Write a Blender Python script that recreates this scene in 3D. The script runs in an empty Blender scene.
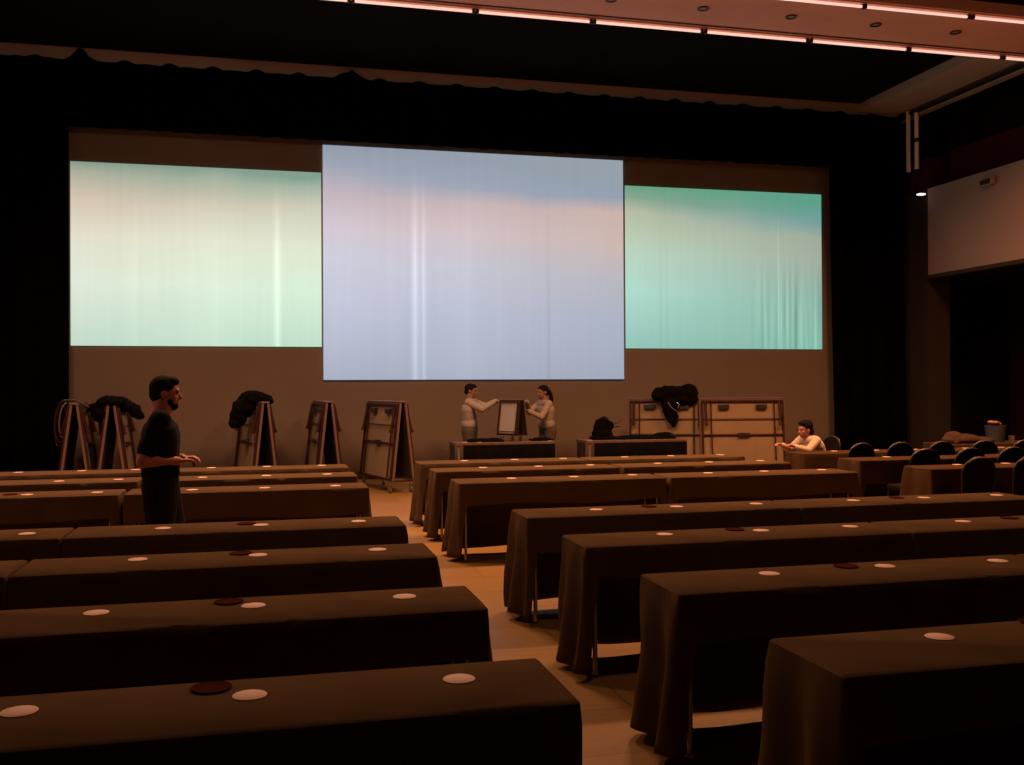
import bpy, bmesh, math, random
from mathutils import Vector, Matrix, noise
random.seed(7)
C = bpy.context.scene.collection
PI = math.pi
S = bpy.context.scene
S.view_settings.view_transform = 'Standard'
S.view_settings.look = 'None'
S.view_settings.exposure = 0.0
S.view_settings.gamma = 1.0
S.view_settings.use_curve_mapping = False

# ------------------------------------------------------------ materials
def mat(name, col, rough=0.7, metal=0.0, var=0.0, scale=8.0, bump=0.0, spec=0.5, sheen=0.0, stretch=(1, 1, 1)):
    m = bpy.data.materials.new(name); m.use_nodes = True
    nt = m.node_tree; N = nt.nodes; L = nt.links
    b = N['Principled BSDF']
    b.inputs['Base Color'].default_value = (*col, 1)
    b.inputs['Roughness'].default_value = rough
    b.inputs['Metallic'].default_value = metal
    b.inputs['Specular IOR Level'].default_value = spec
    if sheen: b.inputs['Sheen Weight'].default_value = sheen
    tc = N.new('ShaderNodeTexCoord'); mp = N.new('ShaderNodeMapping')
    mp.inputs['Scale'].default_value = stretch
    L.new(tc.outputs['Object'], mp.inputs['Vector'])
    nz = N.new('ShaderNodeTexNoise'); nz.inputs['Scale'].default_value = scale
    nz.inputs['Detail'].default_value = 4
    L.new(mp.outputs['Vector'], nz.inputs['Vector'])
    if var:
        r = N.new('ShaderNodeValToRGB')
        r.color_ramp.elements[0].position = .3; r.color_ramp.elements[1].position = .7
        r.color_ramp.elements[0].color = (*[c*(1-var) for c in col], 1)
        r.color_ramp.elements[1].color = (*[min(1, c*(1+var)) for c in col], 1)
        L.new(nz.outputs['Fac'], r.inputs['Fac']); L.new(r.outputs['Color'], b.inputs['Base Color'])
    if bump:
        bp = N.new('ShaderNodeBump'); bp.inputs['Strength'].default_value = bump
        bp.inputs['Distance'].default_value = .01
        L.new(nz.outputs['Fac'], bp.inputs['Height']); L.new(bp.outputs['Normal'], b.inputs['Normal'])
    return m

M = {}
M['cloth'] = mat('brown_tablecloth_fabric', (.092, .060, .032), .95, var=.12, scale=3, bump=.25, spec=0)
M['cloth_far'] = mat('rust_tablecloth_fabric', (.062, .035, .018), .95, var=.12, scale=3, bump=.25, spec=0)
M['curtain'] = mat('black_curtain_velour', (.0022, .0020, .0016), .95, var=.2, scale=2, spec=0)
M['drape'] = mat('beige_backdrop_fabric', (.165, .132, .100), .9, var=.06, scale=.6, bump=.05, spec=0)
M['coaster'] = mat('pale_card', (.64, .45, .34), .7, var=.03)
M['dish'] = mat('dark_red_glass', (.058, .015, .009), .7, spec=.0)
M['wood'] = mat('table_board', (.12, .072, .045), .5, var=.2, scale=12, stretch=(1, 8, 1))
M['steel'] = mat('grey_steel', (.42, .38, .34), .35, metal=.8, var=.05)
M['darkred'] = mat('dark_red_steel', (.035, .008, .006), .5, var=.15, spec=.3)
M['blackmetal'] = mat('black_steel', (.015, .012, .011), .45, var=.1)
M['alu'] = mat('pale_edge_band', (.14, .085, .065), .5, var=.06)
M['under'] = mat('deck_underside_board', (.24, .17, .10), .8, var=.08, scale=3)
M['deck'] = mat('dark_deck_surface', (.035, .022, .015), .8, var=.2)
M['white'] = mat('white_plastic', (.9, .88, .86), .5)
M['rubber'] = mat('castor_rubber', (.12, .11, .10), .6)
M['blackcloth'] = mat('black_skirting_cloth', (.0035, .003, .0025), .95, var=.3, scale=6, bump=.3, spec=.05)
M['cream'] = mat('cream_plaster', (.38, .31, .26), .85, var=.04, scale=1.5)
M['creamred'] = mat('bulkhead_plaster', (.76, .43, .33), .8, var=.04, scale=1.5)
M['panel'] = mat('balcony_panel_plaster', (.30, .22, .20), .85, var=.05, scale=.8)
M['ceil'] = mat('black_ceiling_paint', (.006, .005, .004), .95, var=.2, scale=1, spec=.05)
M['darkwall'] = mat('dark_wall_paint', (.012, .009, .007), .9, var=.2, scale=1, spec=.1)
M['redwall'] = mat('dark_red_wall', (.045, .008, .007), .9, var=.2, scale=1, spec=.1)
M['brownwall'] = mat('brown_plaster', (.020, .012, .008), .9, var=.1, scale=1)
M['skin'] = mat('skin', (.50, .25, .17), .55, var=.05, scale=20)
M['skin_red'] = mat('skin_ruddy', (.42, .15, .10), .55, var=.05, scale=20)
M['hair'] = mat('dark_hair', (.008, .005, .004), .85, var=.3, scale=40, bump=.6, spec=.1)
M['shirt_white'] = mat('white_shirt_cotton', (.30, .26, .23), .85, var=.05, scale=15, bump=.2)
M['shirt_light'] = mat('light_blouse_cotton', (.29, .225, .18), .85, var=.05, scale=15, bump=.2)
M['shirt_pale'] = mat('pale_shirt_cotton', (.55, .42, .32), .85, var=.05, scale=15, bump=.2)
M['panel_pale'] = mat('pale_grey_board', (.34, .32, .30), .6)
M['skin_dim'] = mat('skin_tan', (.22, .11, .07), .6, var=.05, scale=20)  # skin colour darkened for the dim light near the backdrop
M['shirt_black'] = mat('black_tshirt_cotton', (.006, .005, .005), .9, var=.2, spec=.1)
M['trouser_dark'] = mat('dark_trousers', (.010, .010, .008), .9, var=.2, spec=.1)
M['trouser_grey'] = mat('grey_trousers', (.075, .058, .042), .9, var=.1)
M['eye'] = mat('eye', (.05, .04, .04), .2)
M['shoe'] = mat('black_shoe_leather', (.01, .01, .01), .4)
M['chairfab'] = mat('black_chair_fabric', (.008, .006, .006), .9, var=.2, spec=.1)
M['chrome'] = mat('chair_frame_metal', (.55, .50, .46), .25, metal=.9)
M['orange'] = mat('orange_wrapper', (.38, .16, .06), .6, var=.4, scale=20)
M['greytub'] = mat('grey_tub_plastic', (.05, .055, .07), .5, var=.1)
M['brownheap'] = mat('brown_heaped_cloth', (.05, .022, .010), .9, var=.15, bump=.3)

def floor_mat():
    m = bpy.data.materials.new('parquet_floor'); m.use_nodes = True
    nt = m.node_tree; N = nt.nodes; L = nt.links; b = N['Principled BSDF']
    tc = N.new('ShaderNodeTexCoord')
    mp = N.new('ShaderNodeMapping'); L.new(tc.outputs['Object'], mp.inputs['Vector'])
    br = N.new('ShaderNodeTexBrick'); br.offset = 0.5
    br.inputs['Scale'].default_value = 1.0
    br.inputs['Brick Width'].default_value = 1.2; br.inputs['Row Height'].default_value = .6
    br.inputs['Mortar Size'].default_value = .004
    br.inputs['Color1'].default_value = (.26, .16, .045, 1)
    br.inputs['Color2'].default_value = (.225, .13, .036, 1)
    br.inputs['Mortar'].default_value = (.12, .065, .02, 1)
    L.new(mp.outputs['Vector'], br.inputs['Vector'])
    mp2 = N.new('ShaderNodeMapping'); mp2.inputs['Scale'].default_value = (2, 22, 1)
    L.new(tc.outputs['Object'], mp2.inputs['Vector'])
    nz = N.new('ShaderNodeTexNoise'); nz.inputs['Scale'].default_value = 1.5; nz.inputs['Detail'].default_value = 5
    L.new(mp2.outputs['Vector'], nz.inputs['Vector'])
    rp = N.new('ShaderNodeValToRGB'); rp.color_ramp.elements[0].color = (.75, .72, .7, 1); rp.color_ramp.elements[1].color = (1.15, 1.12, 1.1, 1)
    L.new(nz.outputs['Fac'], rp.inputs['Fac'])
    mx = N.new('ShaderNodeMix'); mx.data_type = 'RGBA'; mx.blend_type = 'MULTIPLY'; mx.inputs['Factor'].default_value = 1
    L.new(br.outputs['Color'], mx.inputs['A']); L.new(rp.outputs['Color'], mx.inputs['B'])
    L.new(mx.outputs['Result'], b.inputs['Base Color'])
    b.inputs['Roughness'].default_value = .5
    b.inputs['Specular IOR Level'].default_value = .25
    return m
M['floor'] = floor_mat()

def emis(name, col, st):
    m = bpy.data.materials.new(name); m.use_nodes = True
    b = m.node_tree.nodes['Principled BSDF']
    b.inputs['Base Color'].default_value = (*[c*.5 for c in col], 1)
    b.inputs['Emission Color'].default_value = (*col, 1)
    b.inputs['Emission Strength'].default_value = st
    return m
M['tube'] = emis('warm_tube_glow', (1, .60, .49), 1.0)
M['spot'] = emis('small_white_lamp_glow', (1, .9, .82), 1.3)

def lin(r, g, b):
    f = lambda c: (c/255/12.92) if c/255 <= .04045 else ((c/255+.055)/1.055)**2.4
    return (f(r), f(g), f(b), 1)

def screen_mat(name, ramp_l, ramp_r, streaks, wr=None, tilt=0.0, bright=1.0):
    """projected picture: two vertical colour ramps (left edge, right edge) mixed across the width, fold light and shade painted in;
    streaks = [(u, half width, gain)], wr = (u0, gain) wrinkle shading painted right of u0"""
    m = bpy.data.materials.new(name); m.use_nodes = True
    nt = m.node_tree; N = nt.nodes; L = nt.links; b = N['Principled BSDF']
    tc = N.new('ShaderNodeTexCoord'); sp = N.new('ShaderNodeSeparateXYZ')
    L.new(tc.outputs['Generated'], sp.inputs['Vector'])
    def math_(op, a, c=None, clamp=False):
        n = N.new('ShaderNodeMath'); n.operation = op; n.use_clamp = clamp
        for i, v in enumerate((a, c)):
            if v is None: continue
            if isinstance(v, (int, float)): n.inputs[i].default_value = v
            else: L.new(v, n.inputs[i])
        return n.outputs[0]
    u = sp.outputs['X']; z = sp.outputs['Z']
    nz = N.new('ShaderNodeTexNoise'); nz.inputs['Scale'].default_value = 3; nz.inputs['Detail'].default_value = 1
    L.new(tc.outputs['Generated'], nz.inputs['Vector'])
    zz = math_('ADD', z, math_('MULTIPLY', u, tilt))
    zz = math_('ADD', zz, math_('MULTIPLY', math_('SUBTRACT', nz.outputs['Fac'], .5), .10))
    def ramp(st):
        r = N.new('ShaderNodeValToRGB'); e = r.color_ramp.elements
        while len(e) > 1: e.remove(e[-1])
        e[0].position = st[0][0]; e[0].color = lin(*st[0][1])
        for p, c in st[1:]:
            q = e.new(p); q.color = lin(*c)
        L.new(zz, r.inputs['Fac']); return r.outputs['Color']
    mx = N.new('ShaderNodeMix'); mx.data_type = 'RGBA'
    L.new(u, mx.inputs['Factor']); L.new(ramp(ramp_l), mx.inputs['A']); L.new(ramp(ramp_r), mx.inputs['B'])
    g = 1.0
    # shading of the cloth's fine vertical crinkle, painted into the emission
    mp = N.new('ShaderNodeMapping'); mp.inputs['Scale'].default_value = (40, 1, 1.2)
    L.new(tc.outputs['Generated'], mp.inputs['Vector'])
    n2 = N.new('ShaderNodeTexNoise'); n2.inputs['Scale'].default_value = 1.0; n2.inputs['Detail'].default_value = 3
    L.new(mp.outputs['Vector'], n2.inputs['Vector'])
    g = math_('ADD', 1.0, math_('MULTIPLY', math_('SUBTRACT', n2.outputs['Fac'], .5), .10))
    for (uc, hw, gain) in streaks:  # bright and dark fold streaks painted into the emission
        d = math_('ABSOLUTE', math_('SUBTRACT', u, uc))
        k = math_('SUBTRACT', 1.0, math_('DIVIDE', d, hw), clamp=True)
        k = math_('MULTIPLY', k, k)
        fade = math_('MULTIPLY', math_('SUBTRACT', .95, z), 2.2, clamp=True)
        g = math_('ADD', g, math_('MULTIPLY', math_('MULTIPLY', k, gain), fade))
    if wr:  # wrinkle light and shade painted as brightness
        mp3 = N.new('ShaderNodeMapping'); mp3.inputs['Scale'].default_value = (34, 1, .7)
        mp3.inputs['Rotation'].default_value = (0, .012, 0)
        L.new(tc.outputs['Generated'], mp3.inputs['Vector'])
        n3 = N.new('ShaderNodeTexNoise'); n3.inputs['Scale'].default_value = 1.0; n3.inputs['Detail'].default_value = 1
        L.new(mp3.outputs['Vector'], n3.inputs['Vector'])
        k = math_('MULTIPLY', math_('SUBTRACT', u, wr[0]), 4.0, clamp=True)
        k2 = math_('MULTIPLY', math_('SUBTRACT', .62, z), 2.5, clamp=True)
        sp3 = math_('MULTIPLY', math_('SUBTRACT', n3.outputs['Fac'], .5), wr[1]*2)
        g = math_('ADD', g, math_('MULTIPLY', math_('MULTIPLY', k, k2), sp3))
    g = math_('MULTIPLY', g, bright)
    vm = N.new('ShaderNodeVectorMath'); vm.operation = 'SCALE'
    L.new(mx.outputs['Result'], vm.inputs[0]); L.new(g, vm.inputs['Scale'])
    L.new(vm.outputs[0], b.inputs['Emission Color'])
    b.inputs['Emission Strength'].default_value = 1.0
    b.inputs['Base Color'].default_value = (.03, .03, .03, 1)
    b.inputs['Roughness'].default_value = .9
    return m

# ------------------------------------------------------------ mesh helpers
def bm_(): return bmesh.new()
def box(bm, x0, x1, y0, y1, z0, z1, T=None, bev=0.0):
    r = bmesh.ops.create_cube(bm, size=1)
    vs = r['verts']
    bmesh.ops.scale(bm, vec=(abs(x1-x0), abs(y1-y0), abs(z1-z0)), verts=vs)
    bmesh.ops.translate(bm, vec=((x0+x1)/2, (y0+y1)/2, (z0+z1)/2), verts=vs)
    if bev:
        es = list({e for v in vs for e in v.link_edges})
        rb = bmesh.ops.bevel(bm, geom=es, offset=bev, segments=2, affect='EDGES', profile=.5)
        vs = list({v for f in rb['faces'] for v in f.verts} | {v for v in vs if v.is_valid})
    if T is not None: bmesh.ops.transform(bm, matrix=T, verts=vs)
    return vs

def tube(bm, pts, r, seg=8, closed=False):
    pts = [Vector(p) for p in pts]; n = len(pts); rings = []
    rr = r if isinstance(r, (list, tuple)) else [r]*n
    prev = None
    for i, p in enumerate(pts):
        if closed: d = pts[(i+1) % n] - pts[i-1]
        else: d = pts[min(i+1, n-1)] - pts[max(i-1, 0)]
        d.normalize()
        if prev is None:
            a = Vector((0, 0, 1)) if abs(d.z) < .9 else Vector((1, 0, 0))
            u = d.cross(a).normalized()
        else: u = (prev - d*prev.dot(d)).normalized()
        prev = u; v = d.cross(u)
        rings.append([bm.verts.new(p + (u*math.cos(2*PI*k/seg) + v*math.sin(2*PI*k/seg))*rr[i]) for k in range(seg)])
    m = n if closed else n-1
    for i in range(m):
        A = rings[i]; B = rings[(i+1) % n]
        for k in range(seg): bm.faces.new((A[k], A[(k+1) % seg], B[(k+1) % seg], B[k]))
    if not closed:
        bm.faces.new(rings[0][::-1]); bm.faces.new(rings[-1])

def ball(bm, c, r, seg=20, rot=None):
    r = r if isinstance(r, (tuple, list)) else (r, r, r)
    q = bmesh.ops.create_uvsphere(bm, u_segments=seg, v_segments=max(8, seg//2+2), radius=1)['verts']
    T = Matrix.Translation(c) @ (rot.to_4x4() if rot else Matrix()) @ Matrix.Diagonal((*r, 1))
    bmesh.ops.transform(bm, matrix=T, verts=q)

def cap(bm, a, b, ra, rb, flat=1.0, seg=16):
    """tapered capsule, closed"""
    a = Vector(a); b = Vector(b); d = b-a; L = d.length; d.normalize()
    pts = []; rs = []
    for t in (-.98, -.8, -.5, 0): pts.append(a + d*ra*t); rs.append(ra*math.sqrt(max(.02, 1-t*t)))
    for t in (0, .5, .8, .98): pts.append(b + d*rb*t); rs.append(rb*math.sqrt(max(.02, 1-t*t)))
    tube(bm, pts, rs, seg)

def lathe(bm, prof, c=(0, 0, 0), seg=32):
    rings = []
    for (r, z) in prof:
        if r < 1e-5: rings.append([bm.verts.new((c[0], c[1], c[2]+z))])
        else: rings.append([bm.verts.new((c[0]+r*math.cos(2*PI*k/seg), c[1]+r*math.sin(2*PI*k/seg), c[2]+z)) for k in range(seg)])
    for A, B in zip(rings, rings[1:]):
        for k in range(seg):
            a0, a1 = A[k % len(A)], A[(k+1) % len(A)]; b0, b1 = B[k % len(B)], B[(k+1) % len(B)]
            f = [a0, a1, b1, b0]; g = []
            for v in f:
                if v not in g: g.append(v)
            if len(g) > 2: bm.faces.new(g)

def obj(name, bm, m, parent=None, smooth=False, flip=True):
    if flip: bmesh.ops.recalc_face_normals(bm, faces=bm.faces)
    me = bpy.data.meshes.new(name); bm.to_mesh(me); bm.free()
    o = bpy.data.objects.new(name, me); C.objects.link(o)
    if m: me.materials.append(M[m] if isinstance(m, str) else m)
    if smooth:
        for p in me.polygons: p.use_smooth = True
        try: me.set_sharp_from_angle(angle=math.radians(40))
        except Exception: pass
    if parent: o.parent = parent
    return o

def thing(name, label, cat, loc=(0, 0, 0), rz=0, group=None):
    o = bpy.data.objects.new(name, None); C.objects.link(o)
    o.empty_display_size = .1
    o.location = loc; o.rotation_euler = (0, 0, rz); o['label'] = label; o['category'] = cat
    if group: o['group'] = group
    return o
def tag(o, label, cat, group=None, kind=None):
    o['label'] = label; o['category'] = cat
    if group: o['group'] = group
    if kind: o['kind'] = kind
    return o
def struct(name, bm, m, smooth=False):
    o = obj(name, bm, m, smooth=smooth); o['kind'] = 'structure'; return o
def dup(root, loc, rz=None, label=None, group=None):
    r = root.copy(); C.objects.link(r); r.location = loc
    if rz is not None: r.rotation_euler = (0, 0, rz)
    if label: r['label'] = label
    if group: r['group'] = group
    for ch in list(root.children):
        c = ch.copy(); C.objects.link(c); c.parent = r
        for g in ch.children:
            d = g.copy(); C.objects.link(d); d.parent = c
    return r

def fused(name, bm, m, parent, voxel=.008, smooth=4):
    """fuse overlapping closed pieces of one bmesh into a single continuous skin"""
    bmesh.ops.recalc_face_normals(bm, faces=bm.faces)
    me = bpy.data.meshes.new(name+'_raw'); bm.to_mesh(me); bm.free()
    t = bpy.data.objects.new('raw', me); C.objects.link(t)
    rm = t.modifiers.new('r', 'REMESH'); rm.mode = 'VOXEL'; rm.voxel_size = voxel
    if smooth:
        sm = t.modifiers.new('s', 'SMOOTH'); sm.factor = .5; sm.iterations = smooth
    dg = bpy.context.evaluated_depsgraph_get(); dg.update()
    out = bpy.data.meshes.new_from_object(t.evaluated_get(dg))
    bpy.data.objects.remove(t); bpy.data.meshes.remove(me)
    out.name = name; out.materials.clear(); out.materials.append(M[m])
    for p in out.polygons: p.use_smooth = True
    o = bpy.data.objects.new(name, out); C.objects.link(o)
    if parent: o.parent = parent
    return o

# ------------------------------------------------------------ camera
cam = bpy.data.cameras.new('camera'); co = bpy.data.objects.new('camera', cam); C.objects.link(co)
yaw, pit, rol = .23958, .00595, .0051
cy, sy = math.cos(yaw), math.sin(yaw)
fw = Vector((sy*math.cos(pit), cy*math.cos(pit), math.sin(pit)))
rt = Vector((cy, -sy, 0)); dn = fw.cross(rt)
r2 = rt*math.cos(rol) + dn*math.sin(rol); d2 = -rt*math.sin(rol) + dn*math.cos(rol)
mw = Matrix((( r2.x, -d2.x, -fw.x, 0), (r2.y, -d2.y, -fw.y, 0), (r2.z, -d2.z, -fw.z, 1.65), (0, 0, 0, 1)))
co.matrix_world = mw
cam.sensor_width = 36; cam.lens = 982.1/1024*36; cam.clip_start = .05; cam.clip_end = 100
S.camera = co

# ------------------------------------------------------------ room
XL, XR, YB, YF = -7.5, 12.95, -4.0, 18.9
ZC = 7.47
b = bm_(); box(b, XL-.2, 16.4, YB-.2, YF+.2, -.12, 0); struct('floor', b, 'floor')
b = bm_(); box(b, XL-.2, 16.4, YB-.2, YF+.2, ZC, ZC+.15); struct('ceiling', b, 'ceil')
b = bm_(); box(b, XL-.2, XL, YB, YF, 0, ZC); struct('wall_left', b, 'darkwall')
b = bm_(); box(b, XL-.2, 16.4, YB-.2, YB, 0, ZC); struct('wall_back', b, 'darkwall')
b = bm_(); box(b, XL-.2, 16.4, YF, YF+.2, 0, ZC); struct('wall_front', b, 'darkwall')
b = bm_(); box(b, 16.2, 16.4, YB, YF, 0, ZC); struct('wall_right', b, 'redwall')
# balcony along the right side: floor slab, pale front panel, lower edge moulding
b = bm_(); box(b, XR+.12, 16.2, YB, YF, 3.9, 4.15); struct('balcony_floor', b, 'darkwall')
b = bm_(); box(b, XR, XR+.12, YB, 17.35, 3.9, 5.66); struct('wall_balcony', b, 'panel')
b = bm_(); box(b, XR-.05, XR+.06, YB, 17.35, 3.82, 3.90, bev=.01); struct('trim_balcony_edge', b, 'brownwall')
b = bm_(); box(b, XR-.02, XR+.5, 17.35, YF, 0, 5.66); struct('wall_corner', b, 'brownwall')
b = bm_(); box(b, XR+.02, XR+.5, 17.35, YF, 5.66, 6.30); struct('wall_corner_middle', b, 'redwall')
b = bm_(); box(b, XR+.02, XR+.5, 17.35, YF, 6.30, ZC); struct('wall_corner_upper', b, 'ceil')
# dark red inner wall of the balcony, black above
b = bm_(); box(b, 13.45, 13.55, YB, 17.35, 4.15, 6.45); struct('wall_balcony_back', b, 'redwall')
b = bm_(); box(b, 13.45, 13.55, YB, 17.35, 6.45, ZC); struct('wall_balcony_back_upper', b, 'ceil')
b = bm_(); box(b, 12.70, 12.80, 14.42, 17.9, 7.22, 7.27); struct('trim_right_slot', b, 'blackmetal')  # black strip added to make the open slot look shaded
# bulkheads
b = bm_(); box(b, XL, 12.93, 12.83-.12, 14.25+.14, 7.3, ZC+.01)
struct('ceiling_light_bulkhead', b, 'creamred')
b = bm_(); box(b, XL, 12.68, 17.9, YF, 7.18, ZC+.01); struct('ceiling_bulkhead_front', b, 'cream')
b = bm_(); box(b, 11.75, 12.68, 14.39, 17.9, 7.3, ZC+.01); struct('ceiling_bulkhead_right', b, 'cream')
b = bm_(); box(b, 12.83, XR+.03, 14.42, YF, 7.20, ZC+.01); struct('trim_right_cornice', b, 'cream')
b = bm_(); box(b, 11.75, 12.68, YB, 12.71, 7.3, ZC+.01); struct('ceiling_bulkhead_right_near', b, 'cream')
# two dark strips standing in for the shaded gaps beside the tubes
for i, y in enumerate((14.13, 12.93)):
    b = bm_(); box(b, XL, 12.93, y-.015, y+.015, 7.285, 7.30); struct('trim_%d' % (i+1), b, 'darkred')
# shallow metal reflector channel for each strip
for i, y in enumerate((14.27, 12.80)):
    b = bm_(); box(b, XL, 12.93, y-.05, y+.05, 7.285, 7.3); struct('trim_%d' % (i+3), b, 'creamred')

# tube lights
def tube_light():
    t = thing('tube_light', '', 'light', (0, 0, 0), 0, 'tube lights along the ceiling bulkhead')
    b = bm_(); tube(b, [(-.86, 0, 0), (.86, 0, 0)], .021, 10); obj('tube', b, 'tube', t, True)
    for s in (-1, 1):
        b = bm_(); box(b, s*.885-.02, s*.885+.02, -.035, .035, -.028, .036, bev=.006); obj('end_cap', b, 'darkred', t)
    return t
first = None
ordn = ['first', 'second', 'third', 'fourth', 'fifth', 'sixth', 'seventh', 'eighth']
def area_light(name, loc, sx, sy_, power, col, rot=(0, 0, 0)):
    l = bpy.data.lights.new(name, 'AREA'); l.shape = 'RECTANGLE'; l.size = sx; l.size_y = sy_
    l.energy = power; l.color = col
    o = bpy.data.objects.new(name, l); C.objects.link(o); o.location = loc; o.rotation_euler = rot
    return o
WARM = (1, .46, .27)
STRIP_P = 62
for row, (y, xs) in enumerate(((14.27, [12.53, 11.21, 9.39, 7.54, 5.70, 3.87, 2.04, .21]), (12.80, [11.25, 9.4, 7.6, 5.77]))):
    for i, x in enumerate(xs):
        lab = ('glowing tube light, %s from the right along the %s edge of the lit bulkhead'
               % (ordn[i], 'far long' if row == 0 else 'near upper'))
        if first is None:
            first = tube_light(); o = first; o.location = (x, y, 7.25); o['label'] = lab; o.scale = (.40, 1, 1)
        else: o = dup(first, (x, y, 7.25), label=lab)
        if x != 12.53: o.scale = (1, 1, 1)

# recessed downlights between the tubes
def downlight():
    t = thing('downlight', '', 'light', (0, 0, 0), 0, 'recessed downlights in the bulkhead')
    b = bm_(); lathe(b, [(.055, 0), (.085, 0), (.09, -.008), (.085, -.016), (.055, -.012), (.055, 0)]); obj('trim_ring', b, 'blackmetal', t, True)
    b = bm_(); lathe(b, [(0, -.004), (.05, -.004), (.053, -.001), (0, -.001)]); obj('lens', b, 'cream', t, True)
    return t
dl = None
for i, x in enumerate((10.61+1.45, 10.61, 9.17, 7.71, 6.26, 4.81)):
    lab = 'small round recessed downlight, %s from the right in the brownish bulkhead' % ordn[i]
    if dl is None: dl = downlight(); dl.location = (x, 13.5, 7.298); dl['label'] = lab
    else: dup(dl, (x, 13.5, 7.298), label=lab)

# white pilaster strip and grey pipe where curtain meets the right corner
b = bm_(); box(b, 12.68, 12.745, 17.60, 17.66, 6.05, 7.30, bev=.008)
tag(obj('wall_strip', b, 'white'), 'thin white vertical strip beside the top of the right curtain', 'strip')
pp = thing('vertical_pipe', 'grey vertical pipe with a black clamp in the top right corner', 'pipe', (12.78, 17.45, 0))
b = bm_(); tube(b, [(0, 0, 6.08), (0, 0, 7.3)], .045, 14); obj('pipe', b, 'white', pp, True)
b = bm_(); tube(b, [(0, 0, 6.62), (0, 0, 6.70)], .058, 14); obj('clamp', b, 'blackmetal', pp, True)
b = bm_(); box(b, -.09, .09, -.05, .05, -.02, .02, bev=.008)
o = tag(obj('wall_lamp', b, 'spot'), 'tiny bright white lamp at the corner end of the balcony panel', 'lamp'); o.location = (12.76, 17.3, 5.53); o.scale = (.8, 1, .8)
sp = thing('wall_speaker', 'small grey fixture mounted near the top of the pale balcony panel', 'speaker', (12.93, 15.55, 5.42))
b = bm_(); box(b, -.10, .0, -.16, .16, -.06, .07, bev=.02); obj('housing', b, 'panel', sp)
b = bm_(); box(b, -.115, -.10, -.13, .13, -.04, .05, bev=.005); obj('grille', b, 'brownwall', sp)

# ------------------------------------------------------------ curtains and backdrop
def curtain(name, x0, x1, y, z0, z1, amp, wl, m, top=None, seed=0, slant=(0, 0)):
    rnd = random.Random(seed); n = int((x1-x0)/.035); ph = 0; rows = 10
    b = bm_(); grid = []
    zt = []
    for i in range(n+1):
        ph += 2*PI*.035/wl*(.8+.4*noise.noise(Vector((i*.05, seed, 0))))
        x = x0+(x1-x0)*i/n
        zz = z1 + (top(x) if top else 0)
        col = []
        for j in range(rows+1):
            t = j/rows
            sl = slant[0]*(1-i/n)*(1-t) + slant[1]*(i/n)*(1-t)
            yy = y + amp*math.sin(ph + .5*math.sin(t*3+i*.02))*(.6+.4*(1-t))
            col.append(b.verts.new((x+sl, yy, z0+(zz-z0)*t)))
        grid.append(col)
    for i in range(n):
        for j in range(rows):
            b.faces.new((grid[i][j], grid[i+1][j], grid[i+1][j+1], grid[i][j+1]))
    o = obj(name, b, m, None, True)
    so = o.modifiers.new('thick', 'SOLIDIFY'); so.thickness = .006; so.offset = 0
    return o
def scallop(x):
    # swagged upper hem: ties every 1.7 m pulled up, small bunches in between
    z = 0
    d = abs(((x+3.13)/4.55) % 1.0); d = min(d, 1-d)*4.55
    if x < 2.5: z += .17*max(0, 1-d/.28)**1.3
    e = abs(((x+3.13)/.72) % 1.0); e = min(e, 1-e)*.72
    z += .05*max(0, 1-e/.13)**.6
    return z
o = curtain('stage_curtain', -3.42, 11.2, 17.83, 6.105, 7.24, .03, .30, 'curtain', scallop, 1)
tag(o, 'black pelmet curtain hanging across the top above the screens', 'curtain')
o = curtain('stage_curtain', -7.4, -3.32, 17.82, .02, 7.24, .05, .34, 'curtain', scallop, 2)
tag(o, 'tall black curtain at the left of the beige backdrop', 'curtain')
o = curtain('stage_curtain', 11.0, 12.66, 17.82, .02, 7.22, .05, .34, 'curtain', scallop, 3, slant=(.12, .10))
tag(o, 'tall black curtain at the right between backdrop and corner', 'curtain')
o = curtain('backdrop', -3.75, 11.6, 18.112, .01, 6.9, .006, 1.9, 'drape', None, 4)
tag(o, 'wide beige cloth backdrop behind the three lit screens', 'backdrop')

# ------------------------------------------------------------ screens
def screen(name, x0, x1, y, z0, z1, m, label):
    w = (x1-x0)/2; h = z1-z0
    b = bm_(); box(b, -w, w, 0, .02, 0, h); t = obj(name, b, m); t.location = ((x0+x1)/2, y, z0); tag(t, label, 'screen')
    return t
mc = screen_mat('projection_centre',
    [(0, (164, 174, 194)), (.3, (190, 197, 216)), (.5, (204, 206, 222)), (.66, (212, 200, 212)), (.78, (198, 184, 192)), (.92, (156, 164, 180)), (1, (144, 155, 170))],
    [(0, (152, 164, 184)), (.3, (164, 176, 196)), (.5, (182, 182, 190)), (.66, (202, 182, 176)), (.80, (204, 178, 170)), (.88, (146, 160, 178)), (1, (148, 160, 170))],
    [(.29, .022, .38), (.318, .014, .30), (.735, .012, -.10), (.45, .2, .06)], tilt=.05)
mleft = screen_mat('projection_left',
    [(0, (192, 216, 200)), (.35, (222, 232, 216)), (.6, (226, 222, 202)), (.8, (212, 196, 176)), (.95, (168, 172, 154)), (1.0, (136, 154, 138))],
    [(0, (184, 222, 198)), (.35, (214, 238, 216)), (.6, (222, 230, 208)), (.82, (204, 204, 184)), (.95, (160, 180, 160)), (1, (128, 160, 144))],
    [(.815, .03, .30), (.245, .03, .06), (.55, .3, .05)], tilt=.02, bright=1.0)
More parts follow.
